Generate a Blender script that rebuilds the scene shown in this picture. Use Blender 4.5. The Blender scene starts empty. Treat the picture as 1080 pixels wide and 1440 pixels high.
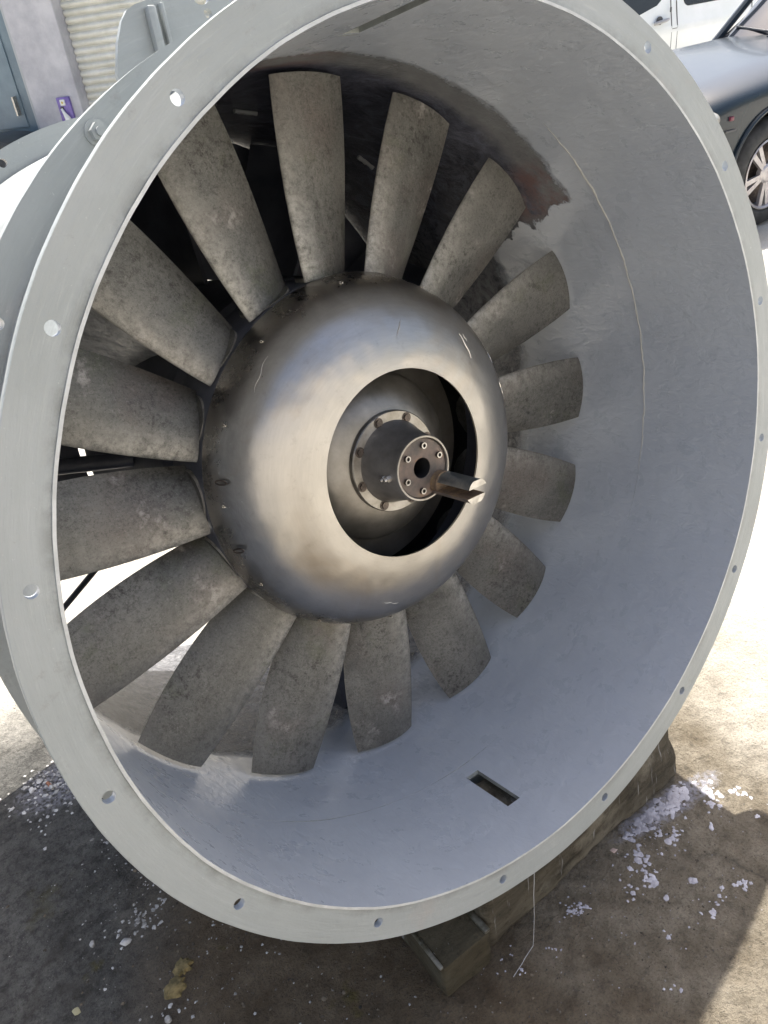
import bpy, bmesh, math, random
from mathutils import Matrix, Vector
random.seed(7)
sc = bpy.context.scene
PI = math.pi; R = math.radians
sin, cos = math.sin, math.cos

# ------------------------------------------------------------------ camera
cam_d = bpy.data.cameras.new('camera'); cam = bpy.data.objects.new('camera', cam_d)
sc.collection.objects.link(cam)
CAM = Vector((-0.78786, -0.79417, 1.61739))
MC = Matrix(((0.77339, -0.41658, 0.47784), (-0.62151, -0.34980, 0.70098), (-0.12487, -0.83911, -0.52944)))  # columns: right, down, forward
rot = Matrix([[MC[r][0], -MC[r][1], -MC[r][2]] for r in range(3)]).to_4x4()
cam.matrix_world = Matrix.Translation(CAM) @ rot
cam_d.sensor_fit = 'VERTICAL'; cam_d.sensor_height = 24.0
cam_d.lens = 1155.45 / 1440 * 24.0
cam_d.clip_start = 0.02; cam_d.clip_end = 600
sc.camera = cam

# ------------------------------------------------------------------ light
SUN_EL, SUN_AZ = R(62.5), R(46)      # azimuth from +Y towards +X
w = bpy.data.worlds.new("World"); sc.world = w; w.use_nodes = True
nt = w.node_tree; nt.nodes.clear()
wo = nt.nodes.new('ShaderNodeOutputWorld'); bg = nt.nodes.new('ShaderNodeBackground')
sky = nt.nodes.new('ShaderNodeTexSky'); sky.sky_type = 'NISHITA'; sky.sun_disc = False
sky.sun_elevation = SUN_EL; sky.sun_rotation = SUN_AZ; sky.dust_density = 5; sky.air_density = 1.0
bg.inputs['Strength'].default_value = 0.11
nt.links.new(sky.outputs[0], bg.inputs['Color']); nt.links.new(bg.outputs[0], wo.inputs['Surface'])
sl = bpy.data.lights.new('sun', 'SUN'); sl.energy = 5.0; sl.angle = R(0.6); sl.color = (1, .95, .87)
sun = bpy.data.objects.new('sun', sl); sc.collection.objects.link(sun)
sd = Vector((sin(SUN_AZ)*cos(SUN_EL), cos(SUN_AZ)*cos(SUN_EL), sin(SUN_EL)))
sun.rotation_euler = sd.to_track_quat('Z', 'Y').to_euler()
sun.location = (3, 3, 8)
vs = sc.view_settings; vs.view_transform = 'Standard'; vs.look = 'None'; vs.gamma = 1; vs.exposure = 1.32
vs.use_curve_mapping = False

# ------------------------------------------------------------------ materials
def mat(name, col, rough=.5, metal=0., cols=None, scale=6, detail=6, bump=0., bscale=30, bdist=.002, spec=.5, coat=0, rvar=0, stretch=(1, 1, 1), dist=0., rand=True, alpha=None, aniso=0):
    m = bpy.data.materials.new(name); m.use_nodes = True
    N, L = m.node_tree.nodes, m.node_tree.links
    b = N['Principled BSDF']
    b.inputs['Base Color'].default_value = (*col, 1); b.inputs['Roughness'].default_value = rough
    b.inputs['Metallic'].default_value = metal; b.inputs['Specular IOR Level'].default_value = spec
    b.inputs['Coat Weight'].default_value = coat; b.inputs['Coat Roughness'].default_value = .08
    if alpha is not None: b.inputs['Transmission Weight'].default_value = alpha
    tc = N.new('ShaderNodeTexCoord'); mp = N.new('ShaderNodeMapping'); mp.inputs['Scale'].default_value = stretch
    L.new(tc.outputs['Object'], mp.inputs['Vector'])
    if rand:
        oi = N.new('ShaderNodeObjectInfo'); mm = N.new('ShaderNodeMath'); mm.operation = 'MULTIPLY'; mm.inputs[1].default_value = 37
        cb = N.new('ShaderNodeCombineXYZ'); L.new(oi.outputs['Random'], mm.inputs[0])
        for i in range(3): L.new(mm.outputs[0], cb.inputs[i])
        L.new(cb.outputs[0], mp.inputs['Location'])
    m['_'] = 1
    out = {'m': m, 'N': N, 'L': L, 'b': b, 'v': mp.outputs[0], 'tc': tc, 'col': None}
    if cols:
        n = N.new('ShaderNodeTexNoise'); n.inputs['Scale'].default_value = scale; n.inputs['Detail'].default_value = detail; n.inputs['Roughness'].default_value = .65
        n.inputs['Distortion'].default_value = dist
        L.new(mp.outputs[0], n.inputs['Vector'])
        r = N.new('ShaderNodeValToRGB'); L.new(n.outputs['Fac'], r.inputs['Fac'])
        e = r.color_ramp.elements
        while len(e) < len(cols): e.new(.5)
        for i, (p, c) in enumerate(cols): e[i].position = p; e[i].color = (*c, 1)
        L.new(r.outputs['Color'], b.inputs['Base Color']); out['col'] = r.outputs['Color']
        if rvar:
            mr = N.new('ShaderNodeMapRange'); mr.inputs['From Min'].default_value = .3; mr.inputs['From Max'].default_value = .7
            mr.inputs['To Min'].default_value = rough - rvar; mr.inputs['To Max'].default_value = rough + rvar
            L.new(n.outputs['Fac'], mr.inputs['Value']); L.new(mr.outputs[0], b.inputs['Roughness'])
    if bump:
        n2 = N.new('ShaderNodeTexNoise'); n2.inputs['Scale'].default_value = bscale; n2.inputs['Detail'].default_value = 5
        L.new(mp.outputs[0], n2.inputs['Vector'])
        bp = N.new('ShaderNodeBump'); bp.inputs['Strength'].default_value = bump; bp.inputs['Distance'].default_value = bdist
        L.new(n2.outputs['Fac'], bp.inputs['Height']); L.new(bp.outputs[0], b.inputs['Normal']); out['bump'] = bp
    return out

def noise(d, scale, detail=5, vec=None, dist=0, rough=.6):
    n = d['N'].new('ShaderNodeTexNoise'); n.inputs['Scale'].default_value = scale; n.inputs['Detail'].default_value = detail
    n.inputs['Distortion'].default_value = dist; n.inputs['Roughness'].default_value = rough
    d['L'].new(vec or d['v'], n.inputs['Vector']); return n.outputs['Fac']
def ramp(d, fac, a, b_, c0=(0, 0, 0), c1=(1, 1, 1)):
    r = d['N'].new('ShaderNodeValToRGB'); e = r.color_ramp.elements
    e[0].position = a; e[1].position = b_; e[0].color = (*c0, 1); e[1].color = (*c1, 1)
    d['L'].new(fac, r.inputs['Fac']); return r.outputs['Color']
def mixc(d, fac, a, b_, mode='MIX'):
    x = d['N'].new('ShaderNodeMix'); x.data_type = 'RGBA'; x.blend_type = mode
    L = d['L']
    if isinstance(fac, (int, float)): x.inputs[0].default_value = fac
    else: L.new(fac, x.inputs[0])
    for i, v in ((6, a), (7, b_)):
        if isinstance(v, tuple): x.inputs[i].default_value = (*v, 1)
        else: L.new(v, x.inputs[i])
    return x.outputs[2]
def math_(d, op, a, b_=None, clamp=False):
    x = d['N'].new('ShaderNodeMath'); x.operation = op; x.use_clamp = clamp
    for i, v in ((0, a), (1, b_)):
        if v is None: continue
        if isinstance(v, (int, float)): x.inputs[i].default_value = v
        else: d['L'].new(v, x.inputs[i])
    return x.outputs[0]
def maprange(d, v, a, b_, c, e):
    x = d['N'].new('ShaderNodeMapRange'); d['L'].new(v, x.inputs['Value'])
    for k, q in zip(('From Min', 'From Max', 'To Min', 'To Max'), (a, b_, c, e)): x.inputs[k].default_value = q
    return x.outputs[0]
def sep(d, vec):
    s = d['N'].new('ShaderNodeSeparateXYZ'); d['L'].new(vec, s.inputs[0]); return s.outputs

K = 0.9       # metres per fan unit
def polar(d, kr, ka, ky=0):
    """vector for brush marks that follow the ring: (cos a, sin a) * ka, radius * kr"""
    o = sep(d, d['tc'].outputs['Object'])
    r = math_(d, 'SQRT', math_(d, 'ADD', math_(d, 'MULTIPLY', o[0], o[0]), math_(d, 'MULTIPLY', o[2], o[2])))
    cb = d['N'].new('ShaderNodeCombineXYZ')
    d['L'].new(math_(d, 'MULTIPLY', math_(d, 'DIVIDE', o[0], r), ka), cb.inputs[0])
    d['L'].new(math_(d, 'MULTIPLY', math_(d, 'DIVIDE', o[2], r), ka), cb.inputs[1])
    d['L'].new(math_(d, 'ADD', math_(d, 'MULTIPLY', r, kr), math_(d, 'MULTIPLY', o[1], ky)), cb.inputs[2])
    return cb.outputs[0], r
# grey casing paint (outside, flanges)
def grey_paint(name, inner=False):
    d = mat(name, (.4, .42, .41), rough=.42, spec=.6 if inner else .4, rand=False)
    N, L, b = d['N'], d['L'], d['b']
    bpd, bps = .003, .45
    if not inner:
        base = mixc(d, ramp(d, noise(d, 4, 6), .35, .65), (.315, .338, .334), (.365, .386, .382))
        pv, rad = polar(d, 70, 5)
        br = noise(d, 1.0, 6, pv, rough=.7)
        base = mixc(d, math_(d, 'MULTIPLY', ramp(d, br, .44, .66), .30), base, (.295, .315, .295))
        pv2, _ = polar(d, 160, 9)
        base = mixc(d, math_(d, 'MULTIPLY', ramp(d, noise(d, 1.0, 5, pv2, rough=.75), .56, .70), .25), base, (.49, .50, .49))
        inn = maprange(d, rad, .772*K, .790*K, 1, 0)
        base = mixc(d, math_(d, 'MULTIPLY', math_(d, 'MULTIPLY', inn, ramp(d, noise(d, 9, 6, rough=.75), .44, .60), True), .6), base, (.16, .165, .15))
        base = mixc(d, math_(d, 'MULTIPLY', ramp(d, noise(d, 13, 7, rough=.8), .60, .70), .5), base, (.24, .235, .21))
        base = mixc(d, math_(d, 'MULTIPLY', ramp(d, noise(d, 5, 5), .62, .70), .35), base, (.40, .35, .32))
        base = mixc(d, math_(d, 'MULTIPLY', ramp(d, noise(d, 140, 3), .68, .75), .6), base, (.55, .56, .54))
        L.new(maprange(d, br, .3, .7, .33, .55), b.inputs['Roughness'])
        bn = math_(d, 'ADD', math_(d, 'ADD', math_(d, 'MULTIPLY', br, 1.0), math_(d, 'MULTIPLY', noise(d, 60, 4), .6)), math_(d, 'MULTIPLY', noise(d, 12, 3), 1.2))
    else:
        o = sep(d, d['tc'].outputs['Object'])
        X, Yc, Z = o[0], o[1], o[2]
        pv, rad = polar(d, 0, 7, 18)
        base = mixc(d, ramp(d, noise(d, 2.5, 5), .3, .7), (.375, .41, .465), (.43, .465, .51))
        base = mixc(d, math_(d, 'MULTIPLY', ramp(d, noise(d, 1.0, 6, pv, rough=.7), .40, .75), .22), base, (.30, .315, .35))
        base = mixc(d, math_(d, 'MULTIPLY', ramp(d, noise(d, 24, 6, rough=.8), .50, .80), .08), base, (.22, .22, .21))
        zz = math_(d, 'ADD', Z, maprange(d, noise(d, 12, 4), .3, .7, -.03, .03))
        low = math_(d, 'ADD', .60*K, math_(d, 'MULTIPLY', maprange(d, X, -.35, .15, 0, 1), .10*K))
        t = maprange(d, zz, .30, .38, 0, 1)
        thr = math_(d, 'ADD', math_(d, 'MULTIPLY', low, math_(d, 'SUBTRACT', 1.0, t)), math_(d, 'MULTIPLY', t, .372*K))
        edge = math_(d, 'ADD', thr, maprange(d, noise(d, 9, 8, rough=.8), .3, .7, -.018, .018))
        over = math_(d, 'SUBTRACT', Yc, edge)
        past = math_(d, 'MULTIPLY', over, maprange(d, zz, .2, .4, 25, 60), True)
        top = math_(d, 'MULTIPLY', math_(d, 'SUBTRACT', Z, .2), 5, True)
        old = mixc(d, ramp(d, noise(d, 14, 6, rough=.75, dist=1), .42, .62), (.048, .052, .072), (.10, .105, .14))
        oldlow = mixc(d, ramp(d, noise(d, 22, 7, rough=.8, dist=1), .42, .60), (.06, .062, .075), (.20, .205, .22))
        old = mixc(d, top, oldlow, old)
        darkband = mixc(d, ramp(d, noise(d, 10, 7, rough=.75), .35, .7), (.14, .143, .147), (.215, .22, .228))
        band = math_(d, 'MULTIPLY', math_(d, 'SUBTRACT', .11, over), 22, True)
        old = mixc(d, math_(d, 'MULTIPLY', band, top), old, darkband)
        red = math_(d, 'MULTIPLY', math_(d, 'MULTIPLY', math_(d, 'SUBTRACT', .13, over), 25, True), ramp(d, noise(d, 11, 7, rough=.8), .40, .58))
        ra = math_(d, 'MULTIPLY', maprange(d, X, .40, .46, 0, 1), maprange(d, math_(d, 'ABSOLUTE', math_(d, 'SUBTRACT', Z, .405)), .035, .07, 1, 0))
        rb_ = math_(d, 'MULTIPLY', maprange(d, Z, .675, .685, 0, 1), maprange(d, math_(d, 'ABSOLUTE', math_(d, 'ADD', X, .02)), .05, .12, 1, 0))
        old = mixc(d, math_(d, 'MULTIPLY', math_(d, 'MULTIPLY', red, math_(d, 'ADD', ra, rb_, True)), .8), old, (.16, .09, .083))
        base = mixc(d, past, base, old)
        L.new(mixc(d, past, maprange(d, noise(d, 20, 5), .3, .7, .24, .36), (.26, .26, .26)), b.inputs['Roughness'])
        mp2 = N.new('ShaderNodeMapping'); mp2.inputs['Scale'].default_value = (1, .5, 1); L.new(d['tc'].outputs['Object'], mp2.inputs['Vector'])
        rip = math_(d, 'ADD', math_(d, 'MULTIPLY', noise(d, 48, 4, mp2.outputs[0], dist=.8), .50), math_(d, 'MULTIPLY', noise(d, 9, 3), .8))
        fl = noise(d, 42, 7, dist=1.6, rough=.75)
        bn = math_(d, 'ADD', math_(d, 'MULTIPLY', rip, math_(d, 'SUBTRACT', 1.0, past)), math_(d, 'MULTIPLY', math_(d, 'MULTIPLY', fl, past), math_(d, 'ADD', 1.0, math_(d, 'MULTIPLY', math_(d, 'SUBTRACT', 1.0, top), 1.8))))
        bn = math_(d, 'SUBTRACT', bn, math_(d, 'MULTIPLY', past, .35))
        bpd, bps = .006, .7
    L.new(base, b.inputs['Base Color'])
    bp = N.new('ShaderNodeBump'); bp.inputs['Strength'].default_value = bps; bp.inputs['Distance'].default_value = bpd
    L.new(bn, bp.inputs['Height']); L.new(bp.outputs[0], b.inputs['Normal'])
    return d['m']
M_grey = grey_paint('grey_paint'); M_inner = grey_paint('duct_interior_paint', True)
M_edge = mat('bright_paint_edge', (.55, .56, .55), .35, cols=[(.3, (.42, .43, .42)), (.7, (.62, .63, .62))], scale=30)['m']

def blade_mat():
    d = mat('cast_blade_metal', (.2, .19, .17), rough=.5, metal=.45, spec=.5)
    L, b = d['L'], d['b']
    ob = sep(d, d['tc'].outputs['Object'])
    sm = noise(d, 4.5, 8, rough=.72, dist=.6)
    c = mixc(d, ramp(d, sm, .34, .68), (.105, .104, .096), (.25, .245, .225))
    oi = d['N'].new('ShaderNodeObjectInfo')
    c = mixc(d, math_(d, 'MULTIPLY', oi.outputs['Random'], .35), c, (.125, .122, .11))
    c = mixc(d, math_(d, 'MULTIPLY', ramp(d, noise(d, 5, 5), .50, .66), .45), c, (.165, .128, .112))
    c = mixc(d, math_(d, 'MULTIPLY', ramp(d, noise(d, 8, 6, rough=.7), .56, .66), .5), c, (.12, .13, .085))
    c = mixc(d, math_(d, 'MULTIPLY', math_(d, 'MULTIPLY', ramp(d, noise(d, 75, 6, rough=.85), .50, .60), ramp(d, noise(d, 7, 4), .40, .62)), .85), c, (.04, .037, .032))
    mps = d['N'].new('ShaderNodeMapping'); mps.inputs['Scale'].default_value = (9, 2, .8); L.new(d['v'], mps.inputs['Vector'])
    c = mixc(d, math_(d, 'MULTIPLY', ramp(d, noise(d, 6, 5, mps.outputs[0]), .58, .68), .2), c, (.28, .27, .25))
    c = mixc(d, math_(d, 'MULTIPLY', math_(d, 'MULTIPLY', ramp(d, noise(d, 10, 4), .60, .70), ramp(d, noise(d, 70, 5), .45, .58)), .8), c, (.42, .40, .375))
    c = mixc(d, math_(d, 'MULTIPLY', ramp(d, noise(d, 210, 4, rough=.9), .50, .62), .55), c, (.05, .047, .042))
    c = mixc(d, math_(d, 'MULTIPLY', ramp(d, noise(d, 170, 4, rough=.9), .56, .66), .35), c, (.34, .335, .32))
    # worn bright leading edge and root corner
    dx = math_(d, 'SUBTRACT', ob[0], math_(d, 'ADD', -.0122, math_(d, 'MULTIPLY', math_(d, 'SUBTRACT', ob[2], .68), .0862)))
    edge = maprange(d, math_(d, 'ABSOLUTE', dx), .0, .05, 1.2, 0)
    root = maprange(d, ob[2], .33, .60, 1.0, .25)
    wear = math_(d, 'MULTIPLY', math_(d, 'MULTIPLY', edge, root), ramp(d, noise(d, 55, 6, rough=.8), .36, .60), True)
    c = mixc(d, math_(d, 'MULTIPLY', wear, .9), c, (.44, .425, .385))
    L.new(c, b.inputs['Base Color'])
    L.new(maprange(d, sm, .3, .7, .34, .62), b.inputs['Roughness'])
    bp = d['N'].new('ShaderNodeBump'); bp.inputs['Strength'].default_value = .45; bp.inputs['Distance'].default_value = .0025
    L.new(math_(d, 'ADD', noise(d, 120, 5, rough=.8), math_(d, 'MULTIPLY', noise(d, 14, 4), 1.6)), bp.inputs['Height']); L.new(bp.outputs[0], b.inputs['Normal'])
    return d['m']
M_blade = blade_mat()
M_bedge = mat('worn_blade_edge', (.36, .34, .30), .45, .5, cols=[(.35, (.16, .15, .125)), (.6, (.40, .38, .34))], scale=45)['m']

def hub_mat():
    d = mat('polished_hub_steel', (.5, .47, .43), rough=.3, metal=1., rand=False)
    L, b = d['L'], d['b']
    s = sep(d, d['v'])
    rim = maprange(d, s[1], .325*K, .40*K, 0., 1.)
    c = mixc(d, ramp(d, noise(d, 5, 4), .35, .7), (.42, .40, .37), (.48, .46, .43))
    blot = ramp(d, noise(d, 7, 5, dist=1.2), .42, .60)
    tint = mixc(d, blot, (.33, .31, .295), (.50, .485, .465))
    c = mixc(d, math_(d, 'MULTIPLY', rim, .85, True), c, tint)
    c = mixc(d, math_(d, 'MULTIPLY', ramp(d, noise(d, 60, 5, rough=.8), .56, .72), .35), c, (.25, .23, .21))
    pv, _ = polar(d, 260, 6)
    c = mixc(d, math_(d, 'MULTIPLY', ramp(d, noise(d, 1.0, 4, pv, rough=.7), .40, .60), .16), c, (.30, .285, .26))
    c = mixc(d, math_(d, 'MULTIPLY', ramp(d, noise(d, 3.2, 7, dist=1.5, rough=.75), .52, .64), .30), c, (.36, .30, .235))
    L.new(c, b.inputs['Base Color'])
    r = math_(d, 'ADD', maprange(d, noise(d, 16, 7, rough=.75), .3, .7, .30, .44), math_(d, 'MULTIPLY', rim, -.09))
    L.new(r, b.inputs['Roughness'])
    bp = d['N'].new('ShaderNodeBump'); bp.inputs['Strength'].default_value = .38; bp.inputs['Distance'].default_value = .012
    h = math_(d, 'ADD', noise(d, 9, 2), math_(d, 'MULTIPLY', noise(d, 26, 3, dist=1), math_(d, 'MULTIPLY', rim, .35)))
    L.new(h, bp.inputs['Height']); L.new(bp.outputs[0], b.inputs['Normal'])
    return d['m']
M_hub = hub_mat()
M_dish = mat('dull_dish_steel', (.2, .19, .17), .42, .8, cols=[(.35, (.20, .19, .17)), (.65, (.36, .34, .31))], scale=9, rvar=.08, bump=.2, bscale=60)['m']
M_boss = mat('machined_steel', (.35, .33, .3), .38, .9, cols=[(.35, (.22, .205, .18)), (.65, (.42, .40, .37))], scale=22, rvar=.1, bump=.15, bscale=90)['m']
M_barrel = mat('stained_barrel_steel', (.14, .13, .12), .42, .7, cols=[(.35, (.20, .19, .18)), (.7, (.38, .36, .34))], scale=14, rvar=.1, bump=.2, bscale=70)['m']
M_rusty = mat('rust_brown_steel', (.12, .09, .075), .6, .45, cols=[(.35, (.11, .098, .09)), (.6, (.20, .155, .13)), (.72, (.27, .16, .09))], scale=30, bump=.3, bscale=100)['m']
M_bolt = mat('dark_bolt_steel', (.09, .075, .065), .45, .7, cols=[(.4, (.06, .05, .045)), (.7, (.16, .13, .11))], scale=60)['m']
M_bright = mat('bright_steel', (.55, .53, .50), .4, .9, cols=[(.35, (.36, .34, .31)), (.65, (.60, .58, .54))], scale=60)['m']
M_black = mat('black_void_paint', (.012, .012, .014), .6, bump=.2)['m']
M_pod = mat('dark_motor_paint', (.06, .065, .08), .35, cols=[(.4, (.055, .06, .078)), (.7, (.11, .115, .14))], scale=8, bump=.3, bscale=40)['m']
M_vane = mat('old_grey_vane_paint', (.2, .2, .2), .25, cols=[(.4, (.34, .34, .33)), (.6, (.60, .60, .58))], scale=30, bump=.6, bscale=45, bdist=.004)['m']

# ------------------------------------------------------------------ helpers
COL = sc.collection
def tag(o, label=None, cat=None, group=None, kind=None):
    for k, v in (('label', label), ('category', cat), ('group', group), ('kind', kind)):
        if v: o[k] = v
    return o
def empty(name, loc=(0, 0, 0), label=None, cat=None, group=None, mtx=None):
    o = bpy.data.objects.new(name, None); COL.objects.link(o); o.empty_display_size = .1
    if mtx is not None: o.matrix_world = mtx
    else: o.location = loc
    return tag(o, label, cat, group)
def fin(name, bm, m, parent=None, smooth=True, ang=35, bevel=0):
    me = bpy.data.meshes.new(name)
    bmesh.ops.recalc_face_normals(bm, faces=bm.faces)
    if bevel:
        es = [e for e in bm.edges if len(e.link_faces) == 2 and e.calc_face_angle(0) > R(35)]
        bmesh.ops.bevel(bm, geom=es, offset=bevel, segments=2, affect='EDGES', profile=.5)
    bm.to_mesh(me); bm.free()
    for mm in (m if isinstance(m, (list, tuple)) else [m]): me.materials.append(mm)
    o = bpy.data.objects.new(name, me); COL.objects.link(o)
    if parent: o.parent = parent
    if smooth:
        for p in me.polygons: p.use_smooth = True
        try: me.set_sharp_from_angle(angle=R(ang))
        except Exception: pass
    return o
def box(bm, lo, hi, mtx=None):
    vs = [bm.verts.new(Vector((x, y, z))) for x in (lo[0], hi[0]) for y in (lo[1], hi[1]) for z in (lo[2], hi[2])]
    if mtx:
        for v in vs: v.co = mtx @ v.co
    for f in ((0, 1, 3, 2), (4, 6, 7, 5), (0, 4, 5, 1), (2, 3, 7, 6), (0, 2, 6, 4), (1, 5, 7, 3)):
        bm.faces.new([vs[i] for i in f])
def revolve(bm, prof, n=96, closed=False, a0=0, a1=2*PI, mid=0, wob=None):
    """prof: (r, y) about the Y axis, fan units"""
    full = abs(a1-a0-2*PI) < 1e-6
    na = n if full else n+1
    rings = []
    for i in range(na):
        a = a0+(a1-a0)*i/n
        rings.append([bm.verts.new((K*(r+(wob(a, y) if wob else 0))*cos(a), K*y, K*(r+(wob(a, y) if wob else 0))*sin(a))) for r, y in prof])
    m = len(prof)
    for i in range(n):
        A, B = rings[i], rings[(i+1) % na]
        for j in range(m if closed else m-1):
            f = bm.faces.new((A[j], A[(j+1) % m], B[(j+1) % m], B[j])); f.material_index = mid[j] if isinstance(mid, (list, tuple)) else mid
    if closed and not full:
        bm.faces.new(rings[0]); bm.faces.new(rings[-1][::-1])
def cyl(bm, p0, p1, r0, r1=None, n=16, cap=True):
    p0, p1 = Vector(p0), Vector(p1); r1 = r0 if r1 is None else r1
    d = (p1-p0).normalized(); u = d.orthogonal().normalized(); v = d.cross(u)
    A = [bm.verts.new(p0+(u*cos(2*PI*i/n)+v*sin(2*PI*i/n))*r0) for i in range(n)]
    B = [bm.verts.new(p1+(u*cos(2*PI*i/n)+v*sin(2*PI*i/n))*r1) for i in range(n)]
    for i in range(n): bm.faces.new((A[i], A[(i+1) % n], B[(i+1) % n], B[i]))
    if cap: bm.faces.new(A[::-1]); bm.faces.new(B)
def tube(bm, pts, r, n=8):
    pts = [Vector(p) for p in pts]; prev = None; u = None
    rr = r if isinstance(r, (list, tuple)) else [r]*len(pts)
    for i, p in enumerate(pts):
        d = (pts[min(i+1, len(pts)-1)]-pts[max(i-1, 0)]).normalized()
        u = d.orthogonal().normalized() if u is None else (u-d*u.dot(d)).normalized()
        v = d.cross(u)
        ring = [bm.verts.new(p+(u*cos(2*PI*k/n)+v*sin(2*PI*k/n))*rr[i]) for k in range(n)]
        if prev:
            for k in range(n): bm.faces.new((prev[k], prev[(k+1) % n], ring[(k+1) % n], ring[k]))
        else: bm.faces.new(ring[::-1])
        prev = ring
    bm.faces.new(prev)
def boolean(o, cutter):
    md = o.modifiers.new('b', 'BOOLEAN'); md.operation = 'DIFFERENCE'; md.solver = 'EXACT'; md.object = cutter
    dg = bpy.context.evaluated_depsgraph_get(); dg.update()
    me = bpy.data.meshes.new_from_object(o.evaluated_get(dg)); o.modifiers.clear(); o.data = me
    bpy.data.objects.remove(cutter)
    for p in me.polygons: p.use_smooth = True
    try: me.set_sharp_from_angle(angle=R(35))
    except Exception: pass
def prism(bm, pts, y0, y1, mtx=None):
    """outline (x,z) extruded along y"""
    A = [bm.verts.new((x, y0, z)) for x, z in pts]; B = [bm.verts.new((x, y1, z)) for x, z in pts]
    if mtx:
        for v in A+B: v.co = mtx @ v.co
    n = len(pts)
    for i in range(n): bm.faces.new((A[i], A[(i+1) % n], B[(i+1) % n], B[i]))
    bm.faces.new(A[::-1]); bm.faces.new(B)

# ------------------------------------------------------------------ ground
def ground_mat():
    d = mat('yard_concrete', (.4, .36, .3), rough=.85, spec=.25, rand=False)
    L, b = d['L'], d['b']
    s = sep(d, d['v'])
    n1 = noise(d, 1.3, 7, dist=.4); n2 = noise(d, 9, 8, rough=.7); n3 = noise(d, 45, 6, rough=.75)
    clean = mixc(d, ramp(d, n1, .35, .65), (.60, .56, .47), (.74, .72, .66))
    warp = math_(d, 'MULTIPLY', math_(d, 'SUBTRACT', noise(d, 2.2, 6), .5), 1.0)
    # trodden damp concrete about the fan
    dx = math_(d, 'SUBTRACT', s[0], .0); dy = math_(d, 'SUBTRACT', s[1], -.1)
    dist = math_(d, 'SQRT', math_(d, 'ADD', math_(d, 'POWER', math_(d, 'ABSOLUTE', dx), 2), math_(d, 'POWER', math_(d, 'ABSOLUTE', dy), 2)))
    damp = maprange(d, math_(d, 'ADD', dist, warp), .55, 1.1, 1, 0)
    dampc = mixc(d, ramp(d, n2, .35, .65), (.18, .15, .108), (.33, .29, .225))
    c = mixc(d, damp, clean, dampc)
    # brown stain in front of the fan
    bx = math_(d, 'ADD', math_(d, 'ABSOLUTE', math_(d, 'ADD', s[0], .55)), math_(d, 'MULTIPLY', warp, .9))
    br = math_(d, 'MULTIPLY', maprange(d, bx, .28, .6, .95, 0), maprange(d, math_(d, 'ADD', s[1], math_(d, 'MULTIPLY', warp, .4)), .55, .95, 1, 0))
    brown = mixc(d, ramp(d, n2, .36, .66), (.09, .064, .038), (.19, .148, .098))
    c = mixc(d, br, c, brown)
    # black oily asphalt patch to the left
    ax = math_(d, 'ADD', s[0], math_(d, 'MULTIPLY', warp, .55))
    ax = math_(d, 'ADD', ax, math_(d, 'MULTIPLY', math_(d, 'SUBTRACT', s[1], .2), -.42))
    oil = maprange(d, ax, -.90, -.66, 1, 0)
    oil = math_(d, 'MULTIPLY', oil, maprange(d, math_(d, 'ADD', s[1], math_(d, 'MULTIPLY', warp, .3)), 1.15, 1.5, 1, 0))
    oilc = mixc(d, ramp(d, n2, .35, .68), (.078, .077, .071), (.20, .195, .18))
    c = mixc(d, oil, c, oilc)
    c = mixc(d, math_(d, 'MULTIPLY', math_(d, 'MULTIPLY', oil, ramp(d, noise(d, 38, 8, rough=.85), .46, .58)), .7), c, (.03, .029, .027))
    c = mixc(d, math_(d, 'MULTIPLY', math_(d, 'MULTIPLY', oil, ramp(d, noise(d, 70, 7, rough=.85), .54, .64)), .55), c, (.20, .195, .18))
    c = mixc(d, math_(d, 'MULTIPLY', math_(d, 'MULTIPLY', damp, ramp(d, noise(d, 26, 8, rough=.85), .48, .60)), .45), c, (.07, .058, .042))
    # moss near the front of the fan
    c = mixc(d, math_(d, 'MULTIPLY', math_(d, 'MULTIPLY', br, ramp(d, noise(d, 5, 5), .62, .68)), .6), c, (.12, .105, .02))
    c = mixc(d, math_(d, 'MULTIPLY', ramp(d, n3, .56, .68), maprange(d, damp, 0, 1, .12, .55)), c, (.035, .03, .025))
    c = mixc(d, math_(d, 'MULTIPLY', math_(d, 'MULTIPLY', ramp(d, noise(d, 190, 4, rough=.85), .54, .64), maprange(d, dist, .9, 2.0, 1, 0)), .55), c, (.025, .023, .02))
    c = mixc(d, math_(d, 'MULTIPLY', math_(d, 'MULTIPLY', ramp(d, noise(d, 130, 4, rough=.85), .60, .68), oil), .4), c, (.26, .26, .25))
    c = mixc(d, math_(d, 'MULTIPLY', ramp(d, noise(d, 90, 3), .68, .74), .35), c, (.5, .48, .42))
    # powdery pale overspray in front of the timber
    px = math_(d, 'MULTIPLY', math_(d, 'SUBTRACT', s[0], .32), 6.5); py = math_(d, 'MULTIPLY', math_(d, 'ADD', s[1], math_(d, 'SUBTRACT', .125, math_(d, 'MULTIPLY', math_(d, 'SUBTRACT', s[0], .32), -.15))), 30)
    pd = math_(d, 'ADD', math_(d, 'MULTIPLY', px, px), math_(d, 'MULTIPLY', py, py))
    pm = math_(d, 'MULTIPLY', maprange(d, math_(d, 'ADD', pd, math_(d, 'MULTIPLY', math_(d, 'SUBTRACT', noise(d, 30, 6, rough=.8), .5), 2.5)), .5, 1.2, 1, 0), .8, True)
    c = mixc(d, math_(d, 'MULTIPLY', pm, ramp(d, noise(d, 80, 4), .35, .55)), c, (.42, .42, .48))
    qx = math_(d, 'MULTIPLY', math_(d, 'ADD', s[0], .70), 8); qy = math_(d, 'MULTIPLY', math_(d, 'SUBTRACT', s[1], .98), 12)
    qd = math_(d, 'ADD', math_(d, 'MULTIPLY', qx, qx), math_(d, 'MULTIPLY', qy, qy))
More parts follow.
